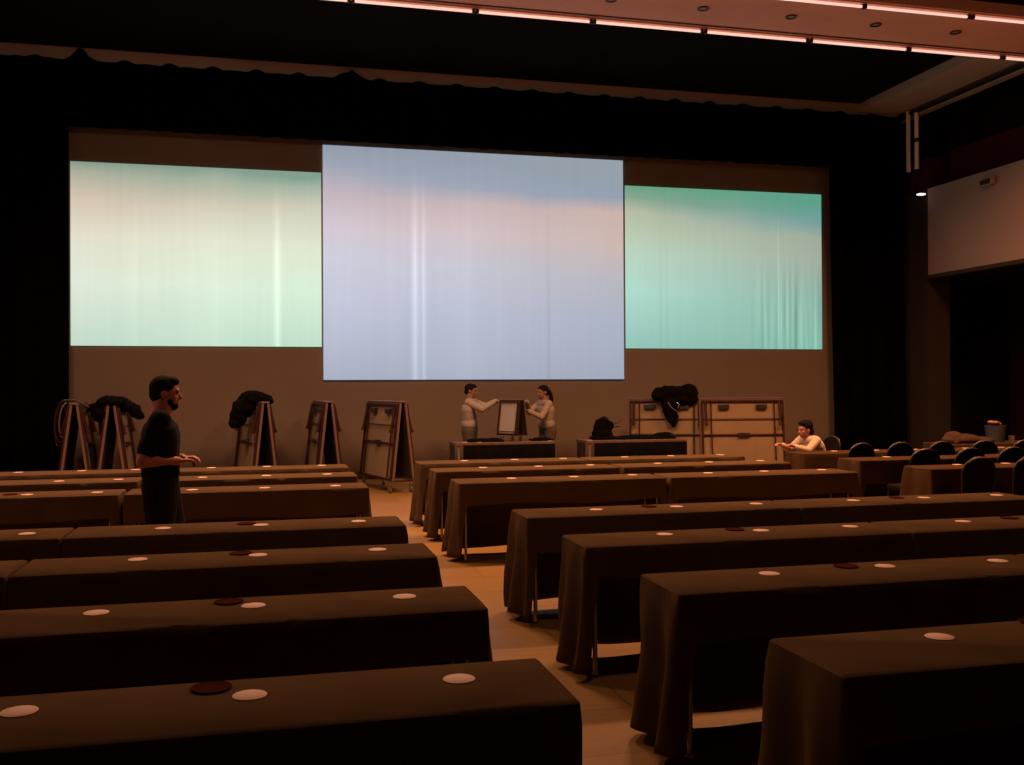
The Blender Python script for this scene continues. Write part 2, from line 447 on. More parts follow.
mright = screen_mat('projection_right',
    [(0, (140, 194, 184)), (.35, (172, 218, 204)), (.6, (184, 212, 190)), (.84, (184, 190, 164)), (.93, (134, 164, 142)), (1.0, (104, 162, 128))],
    [(0, (120, 176, 158)), (.35, (134, 176, 162)), (.6, (160, 172, 158)), (.74, (156, 170, 154)), (.84, (112, 158, 158)), (.98, (90, 158, 136))],
    [(.17, .012, -.08), (.205, .012, -.08), (.77, .006, .4)], wr=(.55, .8), tilt=.03)
screen('projection_screen', -3.34, .875, 18.08, 2.42, 5.575, mleft, 'left screen lit in pale greenish white with one bright streak')
screen('projection_screen', 6.71, 10.98, 18.08, 2.42, 5.60, mright, 'right screen lit in aqua green with wrinkles in its right part')
screen('projection_screen', .905, 6.66, 18.06, 1.82, 6.08, mc, 'largest central screen lit in pale lavender blue')

# ------------------------------------------------------------ tables
TL, TD = 2.10, .47
def make_table():
    t = thing('folding_table', '', 'table', (0, 0, 0), 0, 'long narrow tables in rows')
    b = bm_(); box(b, -TL/2, TL/2, -TD/2, TD/2, .722, .746, bev=.004); obj('tabletop', b, 'wood', t)
    for sx in (-1, 1):
        for s2 in (-1, 1):
            b = bm_(); tube(b, [(sx*.98, s2*.16, .722), (sx*.98, s2*.175, .02)], .014, 10)
            ball(b, (sx*.98, s2*.175, .018), (.02, .02, .018), 10); obj('leg', b, 'steel', t, True)
        b = bm_(); tube(b, [(sx*.98, -.165, .16), (sx*.98, .165, .16)], .009, 8); obj('crossbar', b, 'steel', t, True)
    return t
def cloth_mesh(seed, front=.22, full=.70, m='cloth'):
    rnd = random.Random(seed)
    hx, hy, r = TL/2+.006, TD/2+.006, .02
    P = []   # (x, y, nx, ny, hang)
    nF, nE = 70, 22
    def seg(a, c, n, nrm, hf):
        for i in range(n):
            t = i/n; P.append((a[0]+(c[0]-a[0])*t, a[1]+(c[1]-a[1])*t, *nrm, hf(t)))
    def cor(cx, cy_, a0, h):
        for k in range(4):
            a = a0+PI/2*k/4; P.append((cx+r*math.cos(a), cy_+r*math.sin(a), math.cos(a), math.sin(a), h))
    d0 = rnd.uniform(.03, .07)
    fr = lambda t: front + .012*math.sin(t*9+seed) + (full-front)*(max(0, 1-t/.022)**1 + max(0, 1-(1-t)/.022)**1)
    en = lambda t: full + .01*math.sin(t*7+seed)
    seg((-hx+r, -hy), (hx-r, -hy), nF, (0, -1), fr)
    cor(hx-r, -hy+r, -PI/2, full)
    seg((hx, -hy+r), (hx, hy-r), nE, (1, 0), en)
    cor(hx-r, hy-r, 0, full)
    seg((hx-r, hy), (-hx+r, hy), nF, (0, 1), lambda t: full-.02+.015*math.sin(t*6+seed))
    cor(-hx+r, hy-r, PI/2, full)
    seg((-hx, hy-r), (-hx, -hy+r), nE, (-1, 0), en)
    cor(-hx+r, -hy+r, PI, full)
    b = bm_(); n = len(P); rows = 14; G = []
    ztop = .752
    e = .016
    ring0 = []
    for i, (x, y, nx, ny, h) in enumerate(P):
        col = []
        isend = abs(nx)
        ang = i/n*2*PI
        for j in range(rows+2):
            if j == 0: off, z = -e, ztop
            elif j == 1: off, z = -e*.3, ztop-e*.3
            else:
                t = (j-1)/rows; dd = e + (h-e)*t; z = ztop-dd
                q = dd/.7
                fold = math.sin(y*21+seed*1.7+.9*math.sin(j*.2))*isend*.046 + math.sin(x*17+seed+math.sin(x*5))*(1-isend)*.010
                off = q*(.045*isend + .012*(1-isend)) + fold*q**.8 + .006*noise.noise(Vector((x*4, z*6, seed)))*min(1, q*6)
            col.append(b.verts.new((x+nx*off, y+ny*off, max(z - (.003*(1+noise.noise(Vector((x*3.1, y*4, seed+4)))) if j > 0 else 0), .012))))
        G.append(col)
    for i in range(n):
        A, B_ = G[i], G[(i+1) % n]
        for j in range(rows+1): b.faces.new((A[j], A[j+1], B_[j+1], B_[j]))
    # top with gentle creases
    b.faces.new([c[0] for c in G])
    o = obj('tablecloth', b, m, None, True)
    so = o.modifiers.new('thick', 'SOLIDIFY'); so.thickness = .002; so.offset = 1
    return o

table0 = make_table()
cl = [cloth_mesh(1, .24), cloth_mesh(2, .21), cloth_mesh(3, .22), cloth_mesh(4, .20)]
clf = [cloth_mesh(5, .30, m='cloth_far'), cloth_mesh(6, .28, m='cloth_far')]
used = set()
def put(proto, loc, label, group):
    if proto.name in used:
        o = dup(proto, loc, label=label, group=group)
    else:
        used.add(proto.name); o = proto; o.location = loc; o['label'] = label; o['group'] = group
    return o
for o in cl+clf: o['category'] = 'tablecloth'
rowsL = [2.93, 4.17, 5.45, 6.71, 9.27, 10.53, 11.67]
rowsR = [2.96, 4.22, 5.53, 6.84, 9.40, 10.76, 11.93]
nm = ['nearest row', 'second row', 'third row', 'fourth row', 'fifth row', 'sixth row', 'farthest row']
AX, BX = .855-TL/2, .855-TL*1.5-.05
RA, RB_ = 1.72+TL/2, 1.72+TL*1.5+.05
tabs = []
for i, y in enumerate(rowsL):
    tabs.append((AX, y, 'left of the aisle, %s, beside the aisle' % nm[i], i, 'L'))
    if i >= 2: tabs.append((BX + (.030 if i < 4 else 0), y, 'left of the aisle, %s, at the photo edge' % nm[i], i+1, 'L'))
for i, y in enumerate(rowsR):
    tabs.append((RA, y, 'right of the aisle, %s, beside the aisle' % nm[i], i+1, 'R'))
    if i >= 1: tabs.append((RB_ - (.030 if i < 4 else 0), y, 'right of the aisle, %s, away from the aisle' % nm[i], i+2, 'R'))
RBY = [9.50, 10.83, 12.12]
fn = ['nearest far-right row', 'middle far-right row', 'rearmost far-right row']
for i, y in enumerate(RBY):
    tabs.append((6.93+TL/2, y, 'in the chair area, %s, at its left end' % fn[i], i, 'F'))
    if i >= 1: tabs.append((6.93+TL*1.5+.05, y, 'in the chair area, %s, second along' % fn[i], i+1, 'F'))
for (x, y, w, k, s) in tabs:
    put(table0, (x, y, 0), 'metal-legged table under cloth, '+w, 'long narrow tables in rows')
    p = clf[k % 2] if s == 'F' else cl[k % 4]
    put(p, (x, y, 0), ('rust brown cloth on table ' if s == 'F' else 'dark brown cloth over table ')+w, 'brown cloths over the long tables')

# coasters
b = bm_(); lathe(b, [(0, 0), (.048, 0), (.05, .0015), (.048, .003), (0, .003)], seg=40)
coaster0 = obj('coaster', b, 'coaster', None, True); coaster0['category'] = 'coaster'
ZT = .7545
cs = {}
L3 = [.56, -.07, -.69, -1.50, -2.06, -2.70]
R3 = [2.32, 2.96, 3.60, 4.43, 5.08, 5.76]
yl = [3.0, 4.23, 5.51, 6.71, 9.23, 10.52, 11.78]; yr = [3.05, 4.30, 5.61, 6.88, 9.50, 10.88, 12.0]
sl = ['left of the aisle', 'right of the aisle', 'in the chair area']
for i in range(7):
    n = 3 if i < 2 else 6
    for k in range(n):
        if k >= 3 and i in (2,) and k > 3: continue
        put(coaster0, (L3[k]+random.uniform(-.01, .01), yl[i]+random.uniform(-.02, .02), ZT), 'pale round coaster left of the aisle, %s, %s from the aisle' % (nm[i], ordn[k]), 'pale round coasters on the tables')
    n = 1 if i == 0 else (4 if i == 1 else 6)
    for k in range(n):
        put(coaster0, (R3[k]+random.uniform(-.01, .01), yr[i]+random.uniform(-.02, .02), ZT), 'pale round coaster right of the aisle, %s, %s from the aisle' % (nm[i], ordn[k]), 'pale round coasters on the tables')
for i, y in enumerate((9.68, 11.0, 12.2)):
    for k, x in enumerate((7.58, 8.23, 8.86, 9.7, 10.3)):
        if i == 0 and k > 2: continue
        put(coaster0, (x, y, ZT), 'pale round coaster in the chair area, %s, %s from the left' % (fn[i], ordn[k]), 'pale round coasters on the tables')

# dark red dishes
b = bm_(); lathe(b, [(0, 0), (.048, 0), (.056, .002), (.060, .006), (.057, .007), (.050, .004), (.03, .004), (0, .004)], seg=40)
dish0 = obj('glass_dish', b, 'dish', None, True); dish0['category'] = 'dish'
for (x, y, w) in [(-.18, 3.08, 'left of the aisle, nearest row'), (-.18, 4.31, 'left of the aisle, second row'), (-.17, 5.57, 'left of the aisle, third row'),
                  (-.17, 6.79, 'left of the aisle, fourth row'), (-2.2, 9.27, 'left of the aisle, fifth row'), (2.80, 3.14, 'right of the aisle, nearest row'),
                  (2.77, 4.36, 'right of the aisle, second row'), (2.82, 5.67, 'right of the aisle, third row, near the aisle'), (4.84, 5.66, 'right of the aisle, third row, far end'),
                  (2.75, 6.94, 'right of the aisle, fourth row, near the aisle'), (4.87, 6.94, 'right of the aisle, fourth row, far end')]:
    put(dish0, (x, y, ZT), 'dark red glass dish beside a coaster '+w, 'dark red glass dishes on the tables')

# ------------------------------------------------------------ folding stage units
def folding_stage(label, loc, rz, L=1.6, H=1.44, sp0=.035, sp1=.17, zb=.19, group='folded rolling stage units by the backdrop', scale=1.0, plain=False, bright_tube=False):
    """A-shaped folded unit; long axis = local Y, panels lean along local X"""
    t = thing('folding_stage', label, 'folding stage', loc, rz, group)
    s = scale
    for sg in (-1, 1):
        # panel plane: from (sg*sp0, H) to (sg*sp1, zb)
        top = Vector((sg*sp0, 0, H)); bot = Vector((sg*sp1, 0, zb))
        d = (bot-top); ln = d.length; d.normalize()
        nrm = Vector((sg*abs(d.z), 0, abs(d.x)))           # outward normal
        T = Matrix(((nrm.x, 0, -d.x, top.x), (0, 1, 0, 0), (nrm.z, 0, -d.z, top.z), (0, 0, 0, 1)))
        # panel-local: x outward, y long, z up (0 at the top, -ln at the bottom)
        b = bm_(); box(b, -.006, .010, -L/2+.02, L/2-.02, -ln+.02, -.02, T); dp = obj('deck_panel', b, 'panel_pale' if plain else 'under', t)
        b = bm_(); box(b, -.012, -.007, -L/2+.02, L/2-.02, -ln+.02, -.02, T); obj('deck_surface', b, 'deck', dp)
        b = bm_()
        box(b, -.014, .022, -L/2, -L/2+.028, -ln, 0, T, .003); box(b, -.014, .022, L/2-.028, L/2, -ln, 0, T, .003)
        box(b, -.014, .022, -L/2, L/2, -.028, 0, T, .003); box(b, -.014, .022, -L/2, L/2, -ln, -ln+.028, T, .003)
        obj('edge_band', b, 'blackmetal' if plain else 'alu', dp)
        b = bm_()
        w = .032*s
        box(b, .022, .022+w, -L/2+.03, -L/2+.03+w, -ln+.01, -.03, T, .004); box(b, .022, .022+w, L/2-.03-w, L/2-.03, -ln+.01, -.03, T, .004)
        box(b, .022, .022+w, -L/2+.03+w, L/2-.03-w, -.03-w, -.03, T, .004); box(b, .022, .022+w, -L/2+.03+w, L/2-.03-w, -ln+.01, -ln+.01+w, T, .004)
        fr = obj('frame', b, 'darkred', t)
        b = bm_()
        for zz, rr in (((-.90*ln, .012),) if plain else ((-.30*ln, .009), (-.53*ln, .016))):
            tube(b, [T @ Vector((.035, -L/2+.06, zz)), T @ Vector((.035, L/2-.06, zz))], rr*s, 8)
        obj('crossbar', b, 'darkred', fr, True)
        if not plain: b = bm_(); box(b, .02, .075, -.11*s, .11*s, -.53*ln-.03*s, -.53*ln+.035*s, T, .008); obj('latch', b, 'blackmetal', fr)
        for q in (() if plain else (-1, 1)):
            b = bm_(); box(b, .02, .07, q*L*.22-.10*s, q*L*.22+.10*s, -.155*ln-.0, -.155*ln+.085*s, T, .008); obj('hinge_block', b, 'blackmetal', fr)
        # folded legs hanging outward from the top corners
        for q in (() if plain else (-1, 1)):
            yy = q*(L/2-.11)
            b = bm_()
            a = T @ Vector((.045, yy, -.06)); c = T @ Vector((.075+.01*s, yy, -.36*ln))
            tube(b, [a, c], .024*s, 8); tube(b, [c, c + (c-a).normalized()*.045*s], .033*s, 10)
            tube(b, [T @ Vector((.05, yy-q*.02, -.33*ln)), T @ Vector((.10, yy, -.36*ln))], .008*s, 6)
            obj('folded_leg', b, 'darkred', t, True)
            b = bm_()
            tube(b, [T @ Vector((.045, yy-q*.10, -.06)), T @ Vector((.045, yy-q*.10, -ln+.05))], .013*s, 8)
            obj('side_tube', b, 'steel' if (q < 0 and bright_tube) else 'darkred', t, True)
        # castors
        for q in (-1, 1):
            cx, cy_ = sg*(sp1+.01), q*(L/2-.14)
            b = bm_(); tube(b, [(cx, cy_, zb+.01), (cx, cy_, zb-.055*s)], .012*s, 8)
            box(b, cx-.024*s, cx-.018*s, cy_-.02*s, cy_+.035*s, .03*s, zb-.05*s); box(b, cx+.018*s, cx+.024*s, cy_-.02*s, cy_+.035*s, .03*s, zb-.05*s)
            box(b, cx-.024*s, cx+.024*s, cy_-.02*s, cy_+.035*s, zb-.06*s, zb-.05*s)
            k = obj('castor', b, 'steel', t)
            b = bm_(); tube(b, [(cx-.014*s, cy_+.012, .05*s), (cx+.014*s, cy_+.012, .05*s)], .05*s, 18); obj('wheel', b, 'rubber', k, True)
    b = bm_(); box(b, -sp0-.03, sp0+.03, -L/2, L/2, H-.006, H+.016, bev=.004); obj('top_rail', b, 'alu', t)
    b = bm_()
    for q in (-1, 1): box(b, -sp1, sp1, q*(L/2-.02)-.012, q*(L/2-.02)+.012, zb-.005, zb+.018)
    obj('base_bar', b, 'darkred', t)
    return t

R = math.radians
def unit(label, nx, ny, phi, **k):
    """place by its near end; phi = heading of the long axis, positive clockwise from +Y"""
    L = k.get('L', 1.6); a = R(phi)
    return folding_stage(label, (nx+math.sin(a)*L/2, ny+math.cos(a)*L/2, 0), -a, **k)
unit('folded rolling stage unit at the far left, hung with a cable loop', -2.93, 16.1, -5, sp1=.20, bright_tube=True)
unit('folded rolling stage unit second from left, black cloth over its top', -2.40, 16.1, -2, sp1=.20)
unit('folded rolling stage unit with a curled black cloth on its left end', -.10, 16.1, -12.5, bright_tube=True)
unit('narrow folded rolling stage unit with nothing on it, below the seam of two screens', .90, 16.1, -5)
unit('folded rolling stage unit at the aisle end with castors showing', 2.01, 15.45, -13)
# the two seen broadside (labels differ)
folding_stage('folded stage unit seen broadside with black cloth hanging over its top', (7.14, 17.1, 0), R(90-24), L=1.42)
folding_stage('folded stage unit seen broadside with its bare pale panel, beside the leaning person', (8.40, 16.60, 0), R(90-10), L=1.60)

# ------------------------------------------------------------ stage platforms with black skirts
def platform(label, x0, x1, y0, y1):
    t = thing('stage_platform', label, 'platform', ((x0+x1)/2, (y0+y1)/2, 0), 0, 'skirted platforms in front of the backdrop')
    w, d = (x1-x0)/2, (y1-y0)/2
    b = bm_(); box(b, -w, w, -d, d, .70, .75, bev=.006); obj('deck', b, 'wood', t)
    for sx in (-1, 1):
        for s2 in (-1, 1):
            b = bm_(); box(b, sx*(w-.06)-.02, sx*(w-.06)+.02, s2*(d-.04)-.02, s2*(d-.04)+.02, 0, .70, bev=.004); obj('leg', b, 'steel', t)
    b = bm_(); n = 70; G = []
    for i in range(n+1):
        x = -w+.13+(2*w-.14)*i/n
        G.append([b.verts.new((x, -d-.012-.008*math.sin(i*1.9)*(1-j/3)-.004, .03+(.71-.03)*j/3)) for j in range(4)])
    for i in range(n):
        for j in range(3): b.faces.new((G[i][j], G[i+1][j], G[i+1][j+1], G[i][j+1]))
    o = obj('skirt', b, 'blackcloth', t, True); so = o.modifiers.new('t', 'SOLIDIFY'); so.thickness = .004
    b = bm_(); box(b, -w-.004, -w+.006, -d+.08, d-.08, .05, .70); obj('end_panel', b, 'brownwall', t)
    return t
platform('skirted platform carrying the small folded unit between two standing people', 2.94, 4.66, 16.0, 16.62)
platform('skirted platform with a black bag and flat cloth on it', 5.20, 7.04, 15.95, 16.57)

# small unit on the platform
t = folding_stage('small folded unit standing on the platform, held by two people', (3.99, 16.36, .75), R(36), L=.46, H=.70, sp0=.03, sp1=.12, zb=.10, group='small folded unit', scale=.6, plain=True)
t.name = 'folded_panel_cart'; del t['group']; t['category'] = 'cart'
b = bm_(); box(b, -.30, .30, -.16, .16, 0, .03, bev=.01); ball(b, (-.1, 0, .03), (.22, .12, .03)); ball(b, (.15, .02, .03), (.16, .1, .035))
o = fused('folded_cloth', b, 'blackcloth', None, .012, 2); tag(o, 'flat folded black cloth on the left platform, before the left person', 'cloth'); o.location = (3.50, 16.25, .75)
b = bm_(); box(b, -.19, .19, -.14, .14, 0, .03, bev=.01); ball(b, (.02, 0, .03), (.17, .1, .03))
o = fused('folded_cloth', b, 'blackcloth', None, .012, 2); tag(o, 'flat folded black cloth on the left platform, before the ponytailed person', 'cloth'); o.location = (4.48, 16.28, .75)
b = bm_(); box(b, -.55, .55, -.16, .16, 0, .035, bev=.012); ball(b, (-.2, 0, .03), (.35, .15, .04)); ball(b, (.35, .02, .05), (.17, .1, .06)); ball(b, (.42, 0, .085), (.10, .06, .03))
o = fused('folded_cloth', b, 'blackcloth', None, .012, 2); tag(o, 'long flat black cloth on the right platform beside the bag', 'cloth'); o.location = (6.35, 16.25, .75)
for x, lab in ((3.12, 'left end of the left platform'), (3.36, 'left platform before the white shirted person'), (4.60, 'right end of the left platform'), (5.30, 'left end of the right platform')):
    put(coaster0, (x, 16.10, .7505), 'pale round coaster on the '+lab, 'pale round coasters on the tables')

# bag with two sticks
t = thing('holdall_bag', 'upright black bag with two sticks poking out on the platform', 'bag', (5.60, 16.25, .75))
b = bm_()
ball(b, (-.02, 0, .10), (.19, .13, .12)); ball(b, (-.05, 0, .20), (.13, .10, .14)); ball(b, (0, .02, .30), (.10, .08, .08)); ball(b, (.10, 0, .24), (.10, .07, .09)); ball(b, (-.08, 0, .30), (.07, .07, .06))
ball(b, (0, 0, .03), (.27, .14, .05)); box(b, -.2, .2, -.1, .1, 0, .03)
fused('bag_body', b, 'blackcloth', t, .012, 3)
b = bm_(); tube(b, [(.08, 0, .24), (.26, -.02, .29), (.36, -.03, .36)], [.012, .010, .008], 8); obj('stick', b, 'darkred', t, True)
b = bm_(); tube(b, [(.10, 0, .22), (.29, 0, .235)], .018, 8); obj('stick', b, 'blackmetal', t, True)
b = bm_(); tube(b, [(-.13, -.08, .24), (-.11, -.10, .36), (-.02, -.10, .40), (.06, -.09, .36), (.08, -.07, .27)], .012, 8); obj('handle', b, 'blackcloth', t, True)

# black cloths draped on folded units
def drape_blob(name, label, loc, rz, parts):
    b = bm_()
    for q in parts:
        if len(q) == 2: ball(b, q[0], q[1], 16)
        else: cap(b, *q)
    o = fused(name, b, 'blackcloth', None, .014, 2)
    for v in o.data.vertices:
        k = noise.noise(v.co*9+Vector(loc))*.030 + noise.noise(v.co*27)*.014
        v.co += v.normal*k
    tag(o, label, 'cloth'); o.location = loc; o.rotation_euler = (0, 0, rz); return o
# coordinates: x right, z up, y depth
drape_blob('draped_cloth', 'black cloth heaped over the second folded unit from the left', (-2.42, 16.35, 1.40), R(10),
    [((0, 0, .07), (.24, .30, .09)), ((-.28, 0, .0), (-.10, 0, .10), .045, .07), ((-.36, 0, -.06), (-.2, 0, .04), .035, .06), ((-.18, -.05, -.12), (.13, .2, .12)), ((-.12, -.05, -.30), (.08, .16, .14)),
     ((.22, 0, .0), (.13, .22, .09)), ((.33, 0, -.08), (.10, .18, .10)), ((.40, 0, -.15), (.07, .12, .06)), ((-.02, 0, -.02), (.1, .25, .07))])
drape_blob('draped_cloth', 'curled black cloth hanging over the top left of a folded unit', (-.20, 16.6, 1.46), R(12),
    [((-.12, 0, .03), (.20, .25, .15)), ((-.22, 0, -.08), (.17, .22, .19)), ((-.34, 0, -.24), (.13, .16, .17)), ((-.40, 0, -.34), (.10, .12, .10)), ((-.30, 0, -.12), (.15, .2, .16)), ((.0, 0, .10), (.16, 0, .03), .06, .06), ((.15, 0, .0), (.06, .2, .07))])
drape_blob('draped_cloth', 'black cloth bundle hanging over the broadside folded unit', (7.22, 16.95, 1.46), R(-14),
    [((.0, 0, .10), (.36, .13, .13)), ((-.27, -.02, .06), (.14, .12, .15)), ((.28, -.02, .08), (.18, .12, .17)), ((.2, -.05, -.02), (.25, .08, .12)), ((-.08, -.06, -.18), (.16, .08, .22)), ((-.04, -.08, -.36), (.11, .06, .14)), ((-.02, -.08, -.48), (.05, .05, .06))])
b = bm_(); tube(b, [(-.12, 0, .10), (-.05, -.02, 0), (.04, -.02, -.06), (.10, 0, -.10)], .006, 6); tube(b, [(.06, 0, .1), (.1, -.02, .06), (.07, -.02, -.0)], .005, 6)
o = tag(obj('tie_cord', b, 'steel', None, True), 'thin pale cord tied round the hanging black bundle', 'cord'); o.location = (7.15, 16.78, 1.28)
# cable loops
t = thing('cable_coil', 'hanging loops of reddish cable beside the far left folded unit', 'cable', (-3.12, 16.25, 0))
for k, (dx, w, z0, z1) in enumerate(((0, .11, .86, 1.50), (.03, .08, .93, 1.46), (-.03, .07, .80, 1.42))):
    b = bm_(); pts = []
    for i in range(28):
        a = 2*PI*i/28
        pts.append((dx+w*math.cos(a)+.10*((z0+z1)/2+(z1-z0)/2*math.sin(a)-1.2), .02*k+.02*math.sin(2*a), (z0+z1)/2+(z1-z0)/2*math.sin(a)))
    tube(b, pts, .012, 8, True); obj('loop', b, 'darkred' if k != 1 else 'steel', t, True)
b = bm_(); tube(b, [(.02, 0, 1.50), (.18, .0, 1.50), (.32, .0, 1.42), (.48, .05, 1.33)], .018, 8); obj('lead', b, 'darkred', t, True)

# ------------------------------------------------------------ people
def hand(bm, wrist, d, up, side, curl=.5, s=1.0):
    """palm + four bent fingers + thumb; d = direction of the fingers, up = back of the hand, side = thumb side"""
    d = Vector(d).normalized(); up = Vector(up); up = (up-d*up.dot(d)).normalized(); sd = d.cross(up)*side
    w = Vector(wrist)
    for k in range(4):
        o_ = (k-1.5)*.019*s
        cap(bm, w + d*.012 - sd*o_*.6, w + d*.085*s - sd*o_, .016*s, .013*s, seg=10)
    for k, ln in enumerate((.072, .080, .074, .058)):
        o_ = (k-1.5)*.021*s; p = w + d*.088*s - sd*o_
        a = curl*.5; dd = d.copy()
        for q, fr in enumerate((.45, .32, .23)):
            dd = (d*math.cos(a) - up*math.sin(a)).normalized()
            p2 = p + dd*ln*fr*s; cap(bm, p, p2, (.0095-.001*q)*s, (.009-.001*q)*s, seg=8); p = p2; a += curl*.7
    p = w + d*.025*s + sd*.026*s; a = p + (d*.55+sd*.8-up*.2).normalized()*.038*s; c = a + (d*.9+sd*.25-up*.35).normalized()*.032*s
    cap(bm, p, a, .014*s, .011*s, seg=8); cap(bm, a, c, .011*s, .009*s, seg=8)

def person(label, loc, rz, J, shirt, trousers, skin='skin', sleeve='long', hairstyle='short', beard=False, w=1.0, vox=.008, group=None):
    """J: joints in a frame facing +X, left = +Y"""
    t = thing('person', label, 'person', loc, rz, group)
    V = {k: Vector(v) for k, v in J.items()}
    hd = V['head']; nk = V['neck']; tilt = V.get('look', Vector((1, 0, 0))).normalized()
    side = Vector((0, 0, 1)).cross(tilt).normalized(); upv = tilt.cross(side).normalized()
    Rm = Matrix((tilt, side, upv)).transposed()
    def H(x, y, z): return hd + Rm @ Vector((x, y, z))
    b = bm_()
    # head
    ball(b, H(-.012, 0, .025), (.098, .077, .095), 24, Rm); ball(b, H(.028, 0, -.035), (.066, .060, .075), 20, Rm)
    ball(b, H(.052, 0, -.085), (.034, .036, .026), 14, Rm)          # chin
    cap(b, H(.085, 0, .012), H(.105, 0, -.022), .010, .015, seg=10)    # nose
    ball(b, H(.086, 0, -.055), (.014, .025, .009), 12, Rm)          # lips
    ball(b, H(.080, 0, .032), (.016, .048, .010), 12, Rm)           # brow
    for s in (-1, 1):
        ball(b, H(-.012, s*.078, -.005), (.020, .010, .032), 12, Rm)
        ball(b, H(.055, s*.040, -.022), (.026, .02, .022), 12, Rm)
    cap(b, nk - Vector((0, 0, .03)), H(-.015, 0, -.06), .060*w, .054*w)
    # torso
    ch, wa, hp = V['chest'], V['waist'], V['hip']
    sL, sR = V['shL'], V['shR']
    ax = (sL-sR).normalized()
    def T_torso(bm, g):
        for k in range(-3, 4):
            q = k/3
            cap(bm, ch + ax*q*.115*w + Vector((0, 0, .02)), wa + ax*q*.075*w, (.092+g)*w*(1-.12*abs(q)), (.085+g)*w*(1-.12*abs(q)))
        cap(bm, sL*.93+sR*.07, sR*.93+sL*.07, .058+g, .058+g)
        cap(bm, nk - Vector((0, 0, .055)), ch + Vector((0, 0, .03)), .062+g*.4, .10+g)
        cap(bm, sL*.85+sR*.15, ch + ax*.10, .06+g, .07+g); cap(bm, sR*.85+sL*.15, ch - ax*.10, .06+g, .07+g)
    def T_hips(bm, g):
        for q in (-1, -.4, .4, 1): cap(bm, wa + ax*q*.075*w, hp + ax*q*.085*w, (.083+g)*w, (.092+g)*w)
    def T_arm(bm, s, g, upto):
        sh, el, wr = V['sh'+s], V['el'+s], V['wr'+s]
        if upto == 'short':
            m = sh.lerp(el, .72); cap(bm, sh, m, .050*w+g, .046*w+g)
        else:
            cap(bm, sh, el, .047*w+g, .038*w+g); cap(bm, el, el.lerp(wr, .94 if upto == 'long' else 1), .037*w+g, .025*w+g*1.1)
    def T_leg(bm, s, g, cut=1):
        h_ = hp + ax*(.09*w if s == 'L' else -.09*w); kn, an = V['kn'+s], V['an'+s]
        cap(bm, h_, kn, .088*w+g, .056*w+g); cap(bm, kn, an, .054*w+g, .036*w+g)
        if not g: cap(bm, an+Vector((-.02, 0, -.03)), an+V.get('foot', Vector((.15, 0, -.045))), .038, .028)
    T_torso(b, 0); T_hips(b, 0)
    for s in 'LR': T_arm(b, s, 0, 'full'); T_leg(b, s, 0)
    for s, sg in (('L', 1), ('R', -1)):
        d = V['wr'+s]-V['el'+s]; hd_ = V.get('hd'+s, d)
        hand(b, V['wr'+s], hd_, V.get('up'+s, Vector((0, 0, 1))), sg*V.get('ths', Vector((1, 0, 0))).x, V.get('curl', Vector((.6, 0, 0))).x)
    fused('body', b, skin, t, vox*.8, 3)
    # eyes
    for s in (-1, 1):
        b = bm_(); ball(b, H(.079, s*.031, .012), (.011, .014, .009), 10, Rm); obj('eye', b, 'eye', t, True)
    # hair
    b = bm_()
    ball(b, H(-.026, 0, .042), (.102, .086, .094), 24, Rm); ball(b, H(-.055, 0, -.005), (.068, .078, .075), 18, Rm)
    if hairstyle == 'short': ball(b, H(.035, 0, .095), (.052, .058, .036), 14, Rm)
    if hairstyle == 'tail':
        ball(b, H(.01, 0, .085), (.07, .07, .04), 14, Rm)
        ball(b, H(-.125, 0, .02), (.035, .03, .03), 12, Rm)
        q = [H(-.13, 0, .02), H(-.165, 0, -.05), H(-.17, .0, -.14), H(-.16, 0, -.23), H(-.15, 0, -.30)]
        for i, (p1, p2) in enumerate(zip(q, q[1:])): cap(b, p1, p2, (.030, .036, .036, .028)[i], (.036, .036, .028, .012)[i])
    if hairstyle == 'bushy':
        ball(b, H(-.04, 0, .06), (.095, .10, .095), 20, Rm); ball(b, H(-.075, 0, -.03), (.065, .085, .08), 16, Rm); ball(b, H(.03, 0, .10), (.055, .065, .04), 14, Rm)
    fused('hair', b, 'hair', t, vox, 2)
    if beard:
        b = bm_(); ball(b, H(.052, 0, -.088), (.046, .046, .036), 14, Rm); ball(b, H(.03, .045, -.06), (.034, .02, .034), 12, Rm); ball(b, H(.03, -.045, -.06), (.034, .02, .034), 12, Rm)
        fused('beard', b, 'hair', t, vox, 2)
    b = bm_(); T_torso(b, .014)
    for q in (-1, -.4, .4, 1): cap(b, wa + ax*q*.075*w, wa.lerp(hp, .35) + ax*q*.08*w, (.100)*w, (.103)*w)
    for s in 'LR': T_arm(b, s, .014, sleeve)
    if sleeve == 'long':
        for s in 'LR': cap(b, V['el'+s].lerp(V['wr'+s], .88), V['el'+s].lerp(V['wr'+s], .93), .036, .036)
    cap(b, nk+Vector((0, 0, -.04)), nk+Vector((.004, 0, -.015)), .074, .068)
    fused('shirt', b, shirt, t, vox, 3)
    b = bm_(); T_hips(b, .010)
    for s in 'LR': T_leg(b, s, .016)
    fused('trousers', b, trousers, t, vox, 3)
    for s in 'LR':
        an = V['an'+s]; ft = V.get('foot', Vector((.15, 0, -.045)))
        b = bm_(); cap(b, an+Vector((-.035, 0, -.035)), an+ft, .046, .036); box(b, an.x-.075, an.x+ft.x+.03, an.y-.04, an.y+.04, an.z-.08, an.z-.055, bev=.01)
        fused('shoe', b, 'shoe', t, .008, 2)
    return t

